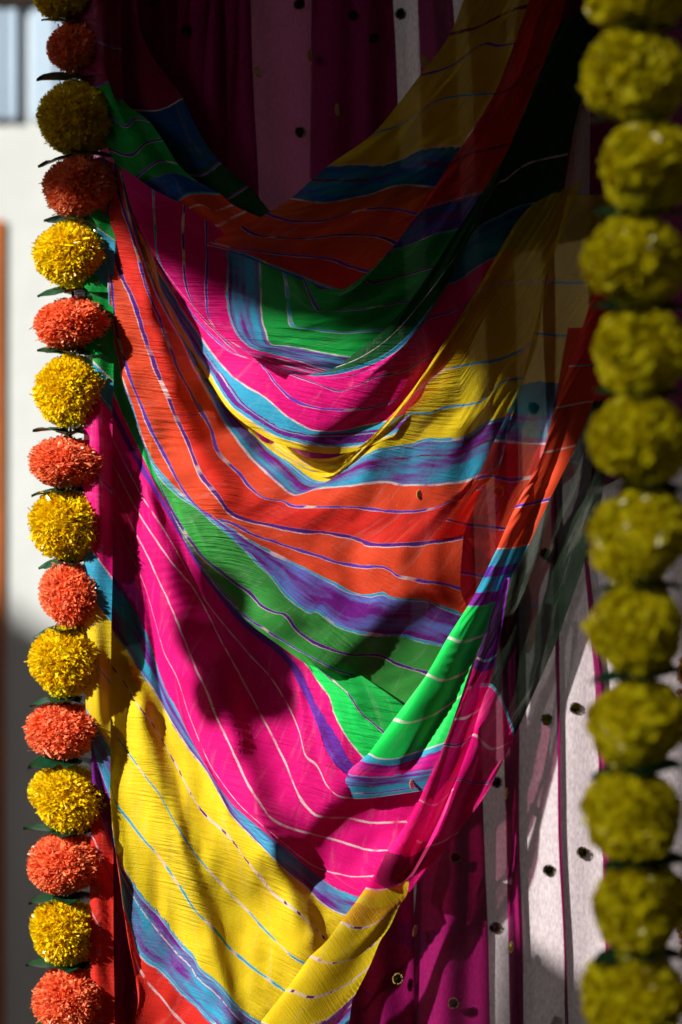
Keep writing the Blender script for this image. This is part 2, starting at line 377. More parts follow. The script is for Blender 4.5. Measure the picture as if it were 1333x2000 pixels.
mc = empty('magenta_curtain', P(700, -60, -80), 'dark magenta voile curtain with mirror sequins hanging behind the swags', 'curtain')
pleat('pleat', [(-120, 150, 762), (700, 180, 800), (2120, 205, 812)], M_mag2, mc, -50, 6, 5, 11)
pleat('pleat', [(-120, 190, 486), (800, 200, 520), (2120, 205, 560)], M_mag, mc, -36, 4, 7, 12)
pleat('pleat', [(-120, 606, 766), (900, 606, 800), (2120, 640, 812)], M_mag, mc, -40, 2.6, 6, 13)
pleat('pleat', [(-120, 812, 880), (850, 842, 920), (1050, 838, 926), (1550, 826, 944), (1850, 806, 955), (2120, 800, 958)], M_mag, mc, -46, 1.3, 9, 14)
pleat('pleat', [(-120, 240, 470), (2120, 210, 330)], M_mag, mc, -30, 3, 7, 15)
pleat('pleat', [(-120, 902, 985), (850, 962, 1013), (1050, 971, 1013), (1550, 986, 1017), (1900, 994, 1020), (2120, 997, 1022)], M_mag, mc, -56, 0.7, 7, 16)
pleat('pleat', [(-120, 1040, 1180), (500, 1062, 1082), (800, 1067, 1084), (1250, 1083, 1092), (1500, 1091, 1097), (1900, 1100, 1108), (2120, 1106, 1114)], M_mag, mc, -58, 0.6, 4, 17)
pleat('pleat', [(-120, 1100, 1440), (600, 1150, 1430), (860, 1160, 1360), (960, 1150, 1164), (1100, 1142, 1150), (1330, 1162, 1180), (1700, 1180, 1215), (2120, 1185, 1260)], M_mag, mc, -60, 0.8, 4, 18)

# ------------------------------------------------------------------ mirror sequins (beaded ring round a small mirror)
M_bead = simple('beads_dark_gold', '4a3c14', 0.35, 0.6, metal=0.8)
M_gold = simple('beads_gold', 'e8c060', 0.3, 0.8, metal=0.3)
M_mir = simple('mirror_green', '8a8a1e', 0.12, 0.8, metal=1.0)
M_sil = simple('mirror_silver', 'fffbe8', 0.2, 0.9, metal=0.1)
M_blk = simple('mirror_dull', '2a1420', 0.3, 0.5, metal=0.5)
def sequin_mesh(mr, mm):
    bm = bmesh.new(); r = 0.0046
    for k in range(18):
        a = 2 * math.pi * k / 18 + random.uniform(-.08, .08)
        m = Matrix.Translation((math.cos(a) * r, random.uniform(-.0004, .0004), math.sin(a) * r)) @ Matrix.Scale(random.uniform(.8, 1.2), 4)
        bmesh.ops.create_icosphere(bm, subdivisions=1, radius=0.00095, matrix=m)
    nb = len(bm.faces)
    c = bm.verts.new((0, -0.0016, 0)); ring = []
    for k in range(9):
        a = 2 * math.pi * k / 9; ring.append(bm.verts.new((math.cos(a) * .0041, random.uniform(-.0004, .0006), math.sin(a) * .0041)))
    for k in range(9): bm.faces.new((c, ring[(k + 1) % 9], ring[k]))
    bm.faces.ensure_lookup_table()
    for f in bm.faces[nb:]: f.material_index = 1
    me = bpy.data.meshes.new('sequin'); bm.to_mesh(me); bm.free(); me.materials.append(mr); me.materials.append(mm); return me
SQ = dict(g=sequin_mesh(M_bead, M_mir), s=sequin_mesh(M_gold, M_sil), d=sequin_mesh(M_bead, M_blk), o=sequin_mesh(M_gold, M_mir))
def sequin(x, y, kind, d, parent, yaw=0.0, s=1.0):
    o = link('sequin', SQ[kind], parent); o.location = P(x, y, d); o.rotation_euler = (random.uniform(-.2, .2), random.uniform(0, 6), yaw)
    o.scale = (s, s * .45, s); return o
for x, y, k in ((783, 27, 'd'), (1068, 1405, 'g'), (1124, 1383, 'g'), (970, 1528, 'd'), (1138, 1665, 'g'), (1072, 1700, 'g'),
                (968, 1812, 'd'), (1042, 797, 'd'), (1088, 1995, 'g'), (1066, 1082, 'd')):
    sequin(x, y, k, -65, wc)
for x, y, k, yw in ((585, 8, 'd', 0), (503, 140, 's', .9), (831, 120, 's', .6), (731, 75, 'd', 0), (423, 158, 'd', .3), (660, 215, 's', 1.1), (587, 258, 'd', 0),
                    (605, 108, 's', 1.4), (609, 362, 's', 1.2), (891, 1675, 'd', 0), (811, 1818, 's', 1.1), (778, 1912, 'g', .2), (887, 1960, 'd', 0),
                    (989, 1550, 'o', 1.2), (998, 1850, 'o', 1.2), (975, 960, 'o', .5), (690, 30, 'd', .2), (365, 60, 'd', .4)):
    sequin(x, y, k, -30, mc, yw)

# ------------------------------------------------------------------ the draped cloth: one long dyed scarf, fold by fold
scarf = empty('draped_scarf', P(650, -60, 40), 'long sheer scarf of magenta, yellow, red, green and blue wavy stripes draped in deep swags', 'scarf')
# back fold at the upper left
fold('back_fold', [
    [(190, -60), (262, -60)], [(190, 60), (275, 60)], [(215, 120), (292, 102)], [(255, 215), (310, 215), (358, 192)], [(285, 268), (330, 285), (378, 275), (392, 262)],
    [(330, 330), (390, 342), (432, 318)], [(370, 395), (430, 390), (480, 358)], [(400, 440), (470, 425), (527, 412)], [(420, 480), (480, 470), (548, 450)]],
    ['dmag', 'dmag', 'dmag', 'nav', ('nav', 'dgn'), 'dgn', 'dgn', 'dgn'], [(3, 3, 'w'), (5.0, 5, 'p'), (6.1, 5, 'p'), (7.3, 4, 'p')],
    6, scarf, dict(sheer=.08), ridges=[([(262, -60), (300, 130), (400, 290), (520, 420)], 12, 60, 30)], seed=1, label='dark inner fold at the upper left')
# hanging edge behind the left garland
fold('side_fall', [
    [(176, 400), (226, 430)], [(170, 430), (226, 470)], [(166, 520), (222, 560)], [(165, 690), (222, 745)], [(165, 735), (220, 800)], [(163, 1050), (220, 1130)],
    [(165, 1150), (218, 1215)], [(168, 1385), (216, 1460)], [(178, 1450), (216, 1560)], [(180, 1540), (222, 1660)], [(176, 1720), (222, 1800)], [(176, 1860), (224, 1950)], [(184, 2080), (228, 2120)]],
    ['grn', 'cyn', 'grn', 'cyn', 'mag', ('cyn', 'cyn'), 'yel', ('pur', 'cyn'), 'pur', 'red', 'red', 'red'],
    [(1, 4, 'w'), (3, 5, 'w'), (4, 5, 'w'), (5, 4, 'w'), (6, 4, 'w'), (7, 5, 'c'), (8, 5, 'c'), (9.5, 7, 'p'), (10.4, 6, 'p'), (6.5, 6, 'c'), (4.5, 5, 'p')],
    33, scarf, dict(sheer=.1), ridges=[([(190, 400), (186, 2100)], 10, 20, 18)], seed=2, nu=50, label='hanging striped edge behind the left garland')
# lowest, widest swag
fold('swag', [
    [(206, 470), (240, 600), (300, 800), (430, 1050), (590, 1240), (700, 1315), (800, 1385)],
    [(206, 600), (250, 740), (330, 930), (450, 1140), (590, 1275), (629, 1310), (656, 1334), (680, 1355), (704, 1391), (728, 1412), (760, 1440)],
    [(208, 735), (250, 830), (330, 990), (430, 1130), (570, 1270), (599, 1298), (620, 1328), (644, 1361), (656, 1400), (680, 1442), (712, 1480), (740, 1485)],
    [(208, 765), (260, 870), (325, 985), (400, 1110), (475, 1200), (550, 1266), (587, 1307), (620, 1376), (656, 1430), (692, 1492), (740, 1505)],
    [(208, 785), (260, 890), (320, 990), (390, 1110), (470, 1215), (545, 1275), (572, 1310), (602, 1370), (626, 1430), (640, 1470), (674, 1511), (740, 1525)],
    [(208, 830), (270, 955), (330, 1050), (400, 1170), (480, 1270), (530, 1325), (565, 1382), (585, 1430), (597, 1475), (620, 1497), (641, 1537), (668, 1556), (710, 1558), (755, 1553), (840, 1540)],
    [(208, 880), (270, 1000), (330, 1090), (385, 1160), (438, 1262), (465, 1310), (495, 1367), (519, 1412), (554, 1481), (587, 1559), (614, 1590), (640, 1596), (680, 1598), (728, 1607), (810, 1604)],
    [(208, 930), (250, 1010), (300, 1110), (340, 1200), (378, 1295), (399, 1337), (420, 1391), (444, 1442), (465, 1487), (489, 1538), (525, 1592), (550, 1610), (590, 1625), (641, 1636), (680, 1648), (722, 1660), (775, 1662)],
    [(208, 990), (250, 1070), (285, 1150), (318, 1265), (345, 1322), (366, 1385), (390, 1448), (420, 1508), (465, 1568), (510, 1610), (545, 1639), (600, 1684), (640, 1700), (690, 1712), (745, 1710)],
    [(208, 1100), (240, 1150), (285, 1230), (318, 1330), (345, 1382), (372, 1440), (405, 1500), (450, 1565), (500, 1610), (560, 1657), (620, 1708), (665, 1738), (707, 1750), (750, 1740)],
    [(208, 1215), (250, 1275), (300, 1346), (330, 1400), (366, 1457), (405, 1508), (438, 1568), (458, 1600), (500, 1642), (560, 1702), (600, 1735), (629, 1763), (677, 1787), (740, 1770)],
    [(208, 1290), (240, 1328), (264, 1370), (297, 1412), (321, 1454), (345, 1496), (375, 1553), (399, 1589), (449, 1636), (479, 1678), (506, 1711), (533, 1744), (575, 1777), (610, 1808), (640, 1834), (680, 1822), (735, 1806)],
    [(208, 1408), (219, 1424), (243, 1460), (276, 1505), (312, 1553), (338, 1600), (380, 1666), (416, 1708), (449, 1744), (485, 1780), (515, 1813), (551, 1849), (596, 1882), (650, 1885), (725, 1850)],
    [(213, 1500), (216, 1530), (228, 1571), (255, 1607), (284, 1645), (314, 1678), (350, 1729), (380, 1777), (416, 1813), (455, 1858), (500, 1894), (545, 1927), (575, 1945), (602, 1946), (640, 1940), (705, 1900)],
    [(218, 1600), (227, 1660), (245, 1699), (275, 1744), (320, 1792), (350, 1834), (380, 1867), (395, 1891), (434, 1924), (470, 1966), (524, 2000), (600, 2003), (650, 1980), (690, 1945)],
    [(222, 1640), (231, 1690), (242, 1768), (254, 1804), (272, 1864), (314, 1900), (350, 1939), (380, 1966), (410, 1996), (480, 2060), (600, 2080), (680, 2010)],
    [(226, 1660), (236, 1730), (252, 1840), (281, 1936), (311, 1975), (350, 2030), (420, 2110), (560, 2150), (660, 2080)],
    [(228, 1680), (240, 1760), (256, 1860), (270, 1950), (266, 2010), (300, 2110), (420, 2200), (640, 2180)]],
    ['grn', 'lgrn', 'mag', ('pur', 'vio'), ('mag', 'cyn', .93), 'mag', 'mag', 'mag', 'mag', ('pur', 'cyn'), 'yel', 'yel', 'yel', 'yel', ('pur', 'cyn'), 'red', 'red'],
    [(1, 5, 'p'), (2, 4, 'w'), (5, 5, 'w'), (6, 5.5, 'w'), (7, 5, 'w'), (8, 3, 'w'), (10, 4, 'w'), (11, 8, 'd'), (12, 7, 'c'), (13, 9, 'c'), (14.06, 7, 'c'), (14.93, 8, 'c'), (15.6, 6, 'w'), (14.3, 3, 'd')],
    4, scarf, dict(sheer=.10, trans=.3),
    ridges=[([(800, 1400), (715, 1476), (650, 1545), (580, 1610), (500, 1660)], 62, 170, 62), ([(760, 1720), (690, 1770), (630, 1840), (570, 1920), (500, 2010)], 44, 150, 55),
            ([(420, 1300), (470, 1480), (540, 1700), (600, 1830)], 34, 46, 34), ([(290, 960), (365, 1240), (450, 1450)], 18, 40, 30),
            ([(275, 1400), (330, 1600), (400, 1800), (450, 1990)], 28, 44, 28)],
    seed=3, nu=420, wr=5, slope=(0.06, 0.0017, 230), edge=lambda X, Y: np.where(X < 480, 1 - np.clip((X - 240) / 240, 0, 1), 0) ** 1.2 * (-14 + 56 / (1 + np.exp(-(Y - 1500) / 38))), label='lowest and widest swag, magenta above yellow')
# sheer hanging corner at the right
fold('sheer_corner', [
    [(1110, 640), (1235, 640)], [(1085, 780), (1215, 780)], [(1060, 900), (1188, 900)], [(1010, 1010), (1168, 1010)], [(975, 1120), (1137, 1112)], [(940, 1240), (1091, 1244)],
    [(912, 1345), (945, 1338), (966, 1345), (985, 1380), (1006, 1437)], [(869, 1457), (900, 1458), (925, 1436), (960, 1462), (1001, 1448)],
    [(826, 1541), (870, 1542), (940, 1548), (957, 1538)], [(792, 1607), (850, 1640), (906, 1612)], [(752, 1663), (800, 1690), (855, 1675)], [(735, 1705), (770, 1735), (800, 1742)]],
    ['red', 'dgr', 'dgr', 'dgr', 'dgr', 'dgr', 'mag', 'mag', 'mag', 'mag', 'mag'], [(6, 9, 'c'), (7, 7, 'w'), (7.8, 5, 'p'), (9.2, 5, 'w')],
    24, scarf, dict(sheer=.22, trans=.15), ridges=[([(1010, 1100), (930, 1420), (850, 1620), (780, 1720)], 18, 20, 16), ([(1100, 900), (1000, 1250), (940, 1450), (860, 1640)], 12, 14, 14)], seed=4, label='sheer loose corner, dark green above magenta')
# broad red swag that wraps from the far left
HEM = [(203, 305), (208, 420), (214, 600), (235, 720), (262, 805), (290, 885)]
def hem(dx): return [(x + dx, y) for x, y in HEM]
fold('swag', [
    [(300, 470), (345, 600), (420, 730), (520, 840), (620, 900), (690, 880), (760, 820), (850, 700), (930, 590), (1020, 420), (1140, 350)],
    [(290, 470), (335, 600), (415, 740), (520, 850), (625, 915), (700, 880), (780, 805), (880, 650), (955, 560), (1000, 552), (1065, 548)],
    [(280, 460), (330, 600), (410, 745), (520, 860), (628, 925), (700, 885), (775, 812), (850, 735), (900, 715), (985, 700), (1050, 665)],
    [(262, 440), (322, 600), (400, 745), (515, 868), (628, 932), (700, 890), (740, 845), (790, 809), (839, 807), (875, 795), (926, 789), (950, 777), (980, 747), (1025, 738)],
    [(238, 330), (265, 440), (316, 580), (375, 690), (440, 780), (494, 831), (524, 870), (560, 900), (600, 933), (628, 942), (650, 935), (690, 905), (735, 880), (800, 870), (830, 860), (902, 855), (950, 828), (1000, 815)],
    [(233, 322), (258, 440), (308, 580), (359, 672), (380, 720), (410, 774), (440, 828), (485, 888), (524, 927), (566, 963), (585, 966), (620, 955), (668, 950), (710, 945), (755, 942), (800, 948), (900, 942), (929, 933), (975, 915)],
    [(225, 318), (232, 378), (260, 468), (284, 555), (311, 624), (335, 687), (350, 726), (386, 792), (410, 834), (428, 885), (470, 927), (488, 951), (515, 972), (554, 979), (578, 990), (650, 990), (710, 993), (776, 1000), (839, 995), (860, 989), (905, 966), (945, 950)],
    [(207, 312), (212, 420), (224, 492), (242, 546), (262, 594), (288, 678), (320, 756), (347, 819), (368, 864), (392, 924), (419, 960), (449, 999), (485, 1017), (530, 1026), (600, 1038), (635, 1040), (692, 1052), (731, 1064), (785, 1064), (845, 1059), (905, 1050)],
    [(205, 308), (211, 460), (224, 618), (236, 678), (260, 753), (281, 804), (305, 858), (329, 903), (356, 954), (386, 990), (420, 1012), (450, 1022), (485, 1040), (530, 1056), (560, 1067), (635, 1091), (695, 1106), (740, 1107), (761, 1113), (785, 1127), (860, 1140), (900, 1150)],
    hem(0) + [(310, 918), (350, 960), (404, 998), (458, 1035), (500, 1062), (560, 1092), (614, 1118), (650, 1136), (692, 1157), (725, 1161), (749, 1157), (770, 1166), (830, 1170), (860, 1181), (915, 1203)],
    hem(-1) + [(300, 915), (335, 957), (386, 995), (449, 1049), (500, 1100), (533, 1130), (560, 1166), (602, 1197), (620, 1196), (650, 1220), (686, 1235), (722, 1242), (785, 1245), (830, 1256), (880, 1268)],
    hem(-2) + [(303, 925), (335, 996), (356, 1032), (380, 1068), (410, 1101), (458, 1137), (488, 1158), (512, 1182), (535, 1195), (560, 1204), (587, 1238), (629, 1262), (680, 1278), (740, 1281), (779, 1298), (850, 1320)],
    hem(-2.5) + [(306, 932), (337, 1005), (364, 1060), (405, 1120), (452, 1176), (488, 1210), (540, 1243), (600, 1280), (650, 1305), (700, 1322), (740, 1350), (800, 1382)],
    hem(-3) + [(309, 939), (340, 1010), (366, 1066), (408, 1130), (454, 1184), (488, 1218), (545, 1260), (600, 1297), (650, 1312), (680, 1330), (740, 1362), (795, 1390)]],
    ['yel', 'yel', 'yel', 'yel', ('pur', 'cyn'), 'orr', 'red', 'orr', 'orr', ('pur', 'peri'), 'ogr', 'ogr', 'ogr'],
    [(1, 4, 'w'), (2, 7, 'c'), (3, 8, 'c'), (4, 9, 'c'), (5, 6, 'w'), (6, 10, 'p'), (7, 11, 'p'), (8, 9, 'p'), (9.04, 9, 'c'), (9.96, 7, 'c'), (11, 9, 'p'), (12, 5, 'p'), (4.35, 4, 'm')],
    24, scarf, dict(sheer=.24), wr=8,
    ridges=[([(1020, 420), (960, 540), (850, 725), (740, 855), (640, 945), (540, 1005), (440, 1040)], 34, 90, 105),
            ([(790, 1140), (740, 1180), (690, 1235), (625, 1300)], 52, 190, 62), ([(203, 305), (214, 600), (290, 885)], -30, 60, 60),
            ([(203, 305), (240, 500), (330, 800), (420, 990), (540, 1200)], 26, 80, 50), ([(262, 430), (300, 640), (372, 840), (450, 960)], 16, 26, 20), ([(225, 560), (262, 760), (330, 930)], 10, 20, 18), ([(236, 330), (300, 570), (362, 700), (420, 800)], 20, 50, 14), ([(310, 470), (350, 600), (430, 735), (520, 845)], -52, 34, 60),
            ([(470, 640), (520, 800), (620, 905)], -36, 90, 80)],
    seed=5, nu=420, label='broad red swag with purple lines, green hem below')
fold('under_layer', [
    [(275, 650), (305, 640), (345, 650)], [(285, 700), (330, 690), (385, 700)], [(325, 820), (370, 810), (425, 820)], [(380, 930), (420, 915), (470, 930)], [(440, 985), (470, 980), (510, 985)]],
    ['ogr', 'yel', 'yel', 'gold'], [(1, 6, 'p'), (2, 6, 'c'), (3, 6, 'p')], -6, scarf, dict(sheer=.05), wr=3, seed=14, nu=60, label='inner layer seen dimly through the red swag')
fold('under_layer', [
    [(640, 330), (760, 330), (900, 330)], [(600, 400), (740, 385), (860, 380)], [(620, 440), (720, 440), (800, 440)], [(640, 500), (700, 505), (740, 510)], [(650, 545), (680, 550), (700, 552)]],
    ['blu', 'ora', 'gold', 'mag'], [(1, 6, 'p'), (2, 6, 'c')], 30, scarf, dict(sheer=.05), wr=3, seed=15, nu=60, label='inner layer seen dimly through the orange swag')
# sheer overlapping strip at its right
fold('overlap_fold', [
    [(1110, 380), (1210, 380)], [(1070, 540), (1175, 540)], [(1045, 640), (1135, 650)], [(1018, 748), (1062, 744), (1112, 750)], [(992, 805), (1095, 812)], [(966, 861), (1010, 864), (1078, 868)],
    [(930, 935), (960, 930), (1000, 938), (1050, 930)], [(873, 1015), (905, 1022), (940, 1028), (1012, 1034)], [(805, 1103), (840, 1105), (880, 1115), (925, 1122), (972, 1132)],
    [(757, 1158), (800, 1168), (860, 1181), (915, 1203)]],
    ['yel', 'yel', 'yel', ('teal', 'teal'), ('teal', 'pur'), 'red', 'orr', 'red', 'red'], [(1.1, 6, 'c'), (2.1, 6, 'c'), (5, 6, 'w'), (6, 11, 'p'), (7, 9, 'p'), (8, 10, 'p')],
    34, scarf, dict(sheer=.56), ridges=[([(1110, 400), (1018, 748), (966, 861), (873, 1015), (757, 1158)], 22, 20, 36), ([(1105, 640), (1060, 860), (960, 1100)], -22, 50, 60)], seed=6, label='sheer overlapping fold, teal above red')
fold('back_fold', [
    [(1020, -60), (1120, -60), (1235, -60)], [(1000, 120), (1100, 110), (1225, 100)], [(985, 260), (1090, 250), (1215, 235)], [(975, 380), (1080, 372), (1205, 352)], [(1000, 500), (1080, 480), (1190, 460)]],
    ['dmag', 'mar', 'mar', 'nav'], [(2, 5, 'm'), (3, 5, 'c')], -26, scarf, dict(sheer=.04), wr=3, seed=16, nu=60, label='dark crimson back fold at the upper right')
# magenta swag with cyan and purple hem
fold('swag', [
    [(262, 380), (310, 470), (380, 560), (470, 650), (560, 700), (640, 715), (760, 640), (900, 440), (1000, 280), (1060, 130), (1102, 40), (1180, 10)],
    [(262, 385), (310, 480), (380, 570), (470, 660), (560, 712), (640, 722), (760, 660), (890, 500), (963, 372), (990, 350), (1030, 320), (1110, 300)],
    [(260, 390), (310, 485), (380, 575), (470, 668), (560, 718), (650, 726), (770, 680), (870, 560), (925, 455), (980, 420), (1020, 402), (1095, 385)],
    [(260, 395), (310, 492), (375, 580), (470, 674), (560, 724), (655, 732), (770, 690), (840, 610), (866, 562), (900, 545), (950, 510), (1020, 480)],
    [(260, 400), (308, 495), (372, 585), (465, 678), (560, 728), (660, 738), (740, 715), (786, 682), (812, 650), (840, 622), (890, 605), (975, 552)],
    [(260, 405), (306, 500), (370, 592), (460, 684), (520, 715), (560, 728), (620, 750), (665, 765), (700, 752), (735, 737), (770, 730), (800, 720), (850, 690), (930, 655)],
    [(258, 410), (303, 505), (365, 600), (440, 680), (502, 705), (520, 722), (545, 757), (580, 785), (620, 797), (650, 800), (700, 800), (750, 790), (790, 775), (830, 753), (885, 735)],
    [(256, 415), (300, 510), (345, 585), (400, 670), (440, 722), (470, 748), (515, 773), (554, 807), (600, 835), (620, 841), (668, 841), (710, 831), (764, 820), (820, 795)],
    [(254, 418), (296, 512), (338, 590), (385, 660), (425, 718), (480, 788), (540, 830), (590, 845), (617, 848), (700, 842), (750, 835), (800, 812)],
    [(252, 420), (293, 514), (334, 592), (376, 665), (414, 724), (460, 790), (530, 838), (590, 860), (650, 868), (728, 860), (780, 835)],
    [(250, 424), (290, 516), (330, 594), (372, 668), (411, 730), (455, 795), (520, 842), (570, 862), (640, 873), (705, 870), (775, 845)],
    [(248, 428), (286, 518), (324, 596), (367, 672), (408, 740), (450, 803), (512, 850), (562, 872), (625, 885), (690, 882), (770, 852)]],
    ['dgn', 'dgn', ('nav', 'teal'), 'mag', 'mag', 'mag', 'mag', 'cyn', ('pur', 'pur'), ('cyn', 'cyn'), 'yel'],  # dark green at the top puts the upper shade into the dye
    [(1, 4, 'w'), (2, 4, 'c'), (3, 6, 'c'), (4, 8, 'p'), (5, 7, 'p'), (6, 8, 'p'), (7, 4, 'w'), (8.3, 3, 'c'), (10, 4, 'w')],
    44, scarf, dict(sheer=.10), wr=6,
    ridges=[([(1110, 40), (1018, 240), (962, 375), (865, 562), (722, 746), (630, 825), (570, 870)], 38, 120, 66), ([(250, 400), (300, 500), (350, 600), (412, 712)], -48, 60, 60),
            ([(420, 740), (500, 820), (600, 870)], 10, 60, 30)],
    seed=7, nu=380, label='magenta swag with cyan and purple hem')
# magenta, purple and green swag tucked under the top one
KL = [(236, 325), (262, 420), (300, 490), (345, 560), (400, 620), (450, 658)]
def kh(k): return [(x + k, y - k * .8) for x, y in KL]
fold('swag', [
    [(1048, -40), (1075, -50), (1120, -60)], [(966, 184), (990, 176), (1015, 160), (1075, 110)],
    [(875, 326), (883, 318), (920, 300), (1000, 280)], [(808, 428), (818, 418), (835, 406), (870, 395), (905, 385), (965, 368)],
    [(745, 512), (762, 490), (800, 478), (860, 455), (930, 440)],
    [(665, 578), (690, 560), (710, 540), (732, 552), (800, 535), (900, 506)],
    [(592, 540), (606, 575), (618, 600), (630, 608), (680, 606), (720, 602), (790, 590), (862, 584)],
    [(545, 490), (556, 530), (562, 580), (566, 610), (572, 636), (585, 640), (610, 642), (640, 646), (680, 650), (740, 645), (818, 650)],
    [(505, 460), (508, 520), (510, 580), (512, 620), (520, 650), (530, 672), (560, 676), (600, 682), (680, 697), (772, 706)],
    [(445, 440), (445, 500), (446, 580), (450, 620), (462, 650), (490, 678), (530, 690), (580, 704), (640, 724), (735, 745)],
    [(403, 430), (405, 500), (404, 570), (408, 620), (430, 652), (480, 684), (530, 696), (580, 710), (640, 728), (732, 750)],
    [(360, 400), (358, 470), (362, 540), (374, 588), (405, 626), (470, 681), (520, 698), (580, 716), (640, 732), (728, 754)],
    [(300, 370), (302, 430), (308, 500), (330, 540), (390, 612), (460, 679), (520, 702), (580, 720), (640, 736), (725, 758)],
    [(236, 325), (262, 420), (300, 495), (345, 566), (400, 628), (450, 672), (510, 706), (580, 726), (640, 742), (720, 762)]],
    ['red', 'red', 'red', ('pur', 'blu'), 'grn', 'grn', 'grn', 'grn', ('pur', 'cyn'), 'mag', 'mag', 'mag', ('mag', 'mag')],
    [(1, 5, 'm'), (2, 6, 'm'), (3, 4, 'c'), (4, 5, 'c'), (5, 9, 'p'), (6, 10, 'p'), (7, 10, 'c'), (8, 4, 'w'), (9, 5, 'c'), (10, 8, 'p'), (11, 8, 'p'), (12, 7, 'c')],
    56, scarf, dict(sheer=.14), wr=6,
    ridges=[([(1040, 20), (965, 182), (883, 318), (765, 480), (682, 578), (590, 640), (520, 680)], 26, 70, 80), ([(270, 430), (300, 490), (400, 620), (490, 690)], 34, 26, 60),
            ([(470, 440), (480, 560), (520, 660)], -24, 60, 60)],
    seed=8, nu=380, label='magenta and green swag tucked under the top one')
# top swag
fold('swag', [
    [(132, -60), (240, -60)], [(132, 40), (236, 50)], [(162, 168), (190, 168), (212, 160), (222, 190), (242, 196)], [(190, 232), (215, 228), (245, 247), (264, 232), (292, 237)],
    [(212, 292), (255, 303), (285, 280), (318, 273)], [(245, 350), (262, 350), (280, 335), (310, 315), (348, 320)], [(262, 370), (300, 348), (340, 338), (386, 354)],
    [(290, 392), (320, 405), (345, 395), (375, 378), (430, 378)], [(325, 424), (345, 416), (390, 400), (420, 412), (455, 400)], [(358, 450), (385, 437), (425, 442), (455, 425), (480, 412)],
    [(405, 478), (430, 474), (460, 455), (485, 440), (510, 425)]],
    ['dmag', 'dmag', 'grn', 'grn', 'grn', 'grn', ('nav', 'blu'), 'orr', 'orr', 'orr'],  # dark magenta here puts the corner's shade into the dye colour
    [(2, 5, 'p'), (3, 7, 'p'), (4, 7, 'p'), (5, 7, 'p'), (6, 4, 'p'), (7, 6, 'c'), (8, 7, 'w'), (9, 8, 'w'), (1.3, 5, 'p')],
    66, scarf, dict(sheer=.06), ridges=[([(150, -60), (165, 170), (245, 330), (410, 470)], -30, 30, 30), ([(236, -60), (240, 170), (340, 320), (500, 440)], -24, 30, 30), ([(290, 360), (400, 440), (470, 470)], -14, 10, 12)],
    seed=9, nu=160, label='left shoulder of the top swag, green above orange')
fold('swag', [
    [(925, -60), (1070, -60)], [(880, 66), (905, 60), (940, 50), (1000, 20), (1040, 10)], [(820, 148), (880, 130), (940, 88), (975, 90), (1012, 84)],
    [(728, 262), (790, 240), (860, 195), (967, 182)], [(640, 325), (700, 320), (760, 320), (830, 290), (904, 284)], [(568, 388), (640, 395), (720, 380), (780, 362), (858, 366)],
    [(522, 417), (545, 426), (580, 433), (640, 430), (700, 412), (760, 407), (822, 420)], [(472, 443), (492, 455), (520, 462), (590, 466), (680, 458), (740, 463), (774, 476)],
    [(415, 470), (430, 478), (480, 488), (560, 497), (640, 505), (680, 520), (725, 530)], [(405, 479), (440, 486), (480, 497), (540, 520), (600, 545), (690, 578)],
    [(410, 482), (440, 490), (480, 502), (540, 526), (600, 551), (688, 584)]],
    ['yel', 'yel', 'yel', 'yel', ('teal', 'blu'), 'ora', 'orr', 'orr', 'red', 'blu'],
    [(1, 9, 'm'), (2, 9, 'p'), (3, 7, 'c'), (4, 4, 'w'), (5, 6, 'w'), (6, 11, 'p'), (7, 9, 'p'), (8, 8, 'p'), (9, 4, 'c'), (4.4, 8, 'm')],
    64, scarf, dict(sheer=.18), wr=6, ridges=[([(930, -60), (800, 140), (640, 325), (520, 420), (410, 478)], 20, 60, 90), ([(1060, -60), (900, 290), (760, 490), (690, 580)], -30, 120, 60)],
    seed=10, nu=300, label='yellow, teal and orange top swag')
# bright rolled edge crossing in front
fold('rolled_edge', [
    [(1165, 560), (1225, 570)], [(1112, 715), (1151, 712), (1190, 705)], [(1085, 797), (1120, 790), (1160, 784)], [(1061, 884), (1085, 880), (1126, 870)], [(1007, 990), (1040, 983), (1075, 974)],
    [(971, 1072), (1000, 1070), (1034, 1062)], [(955, 1105), (985, 1104), (1015, 1098)], [(945, 1126), (972, 1124), (1004, 1118)], [(930, 1155), (960, 1156), (990, 1146)],
    [(914, 1184), (945, 1182), (976, 1172)], [(875, 1245), (905, 1253), (948, 1240)], [(833, 1318), (865, 1328), (900, 1318), (920, 1303)], [(770, 1404), (800, 1411), (850, 1395), (902, 1358)],
    [(720, 1472), (740, 1481), (770, 1482), (815, 1469), (870, 1451)], [(704, 1486), (735, 1492), (770, 1494), (815, 1481), (866, 1464)], [(672, 1510), (700, 1515), (750, 1517), (848, 1500)],
    [(655, 1524, 2), (690, 1536, -1), (750, 1536, -5), (836, 1524, -8)], [(641, 1536, 2), (664, 1557, -2), (710, 1560, -9), (755, 1555, -13), (828, 1544, -15)]],
    ['red', 'orr', 'orr', 'orr', 'orr', 'cyn', 'vio', 'cyn', 'pur', 'lgrn', 'lgrn', 'lgrn', 'lgrn', 'cyn', ('pur', 'mag'), ('pur', 'cyn'), 'cyn'],
    [(1, 4, 'c'), (2, 5, 'w'), (3, 5, 'w'), (4, 10, 'p'), (5, 3, 'w'), (9, 4, 'c'), (10, 7, 'w'), (11, 7, 'w'), (12, 8, 'w'), (13, 4, 'w'), (17, 5, 'w'), (16.5, 4, 'p')],
    56, scarf, dict(sheer=.05, crinkle=.5), wr=2,
    ridges=[([(1175, 560), (1100, 800), (1010, 1010), (920, 1200), (800, 1390), (690, 1520)], 22, 22, 40), ([(1112, 800), (1035, 1010), (950, 1210), (880, 1360), (800, 1500)], -14, 12, 16)],
    seed=11, nu=120, label='bright rolled edge, orange, cyan then green')
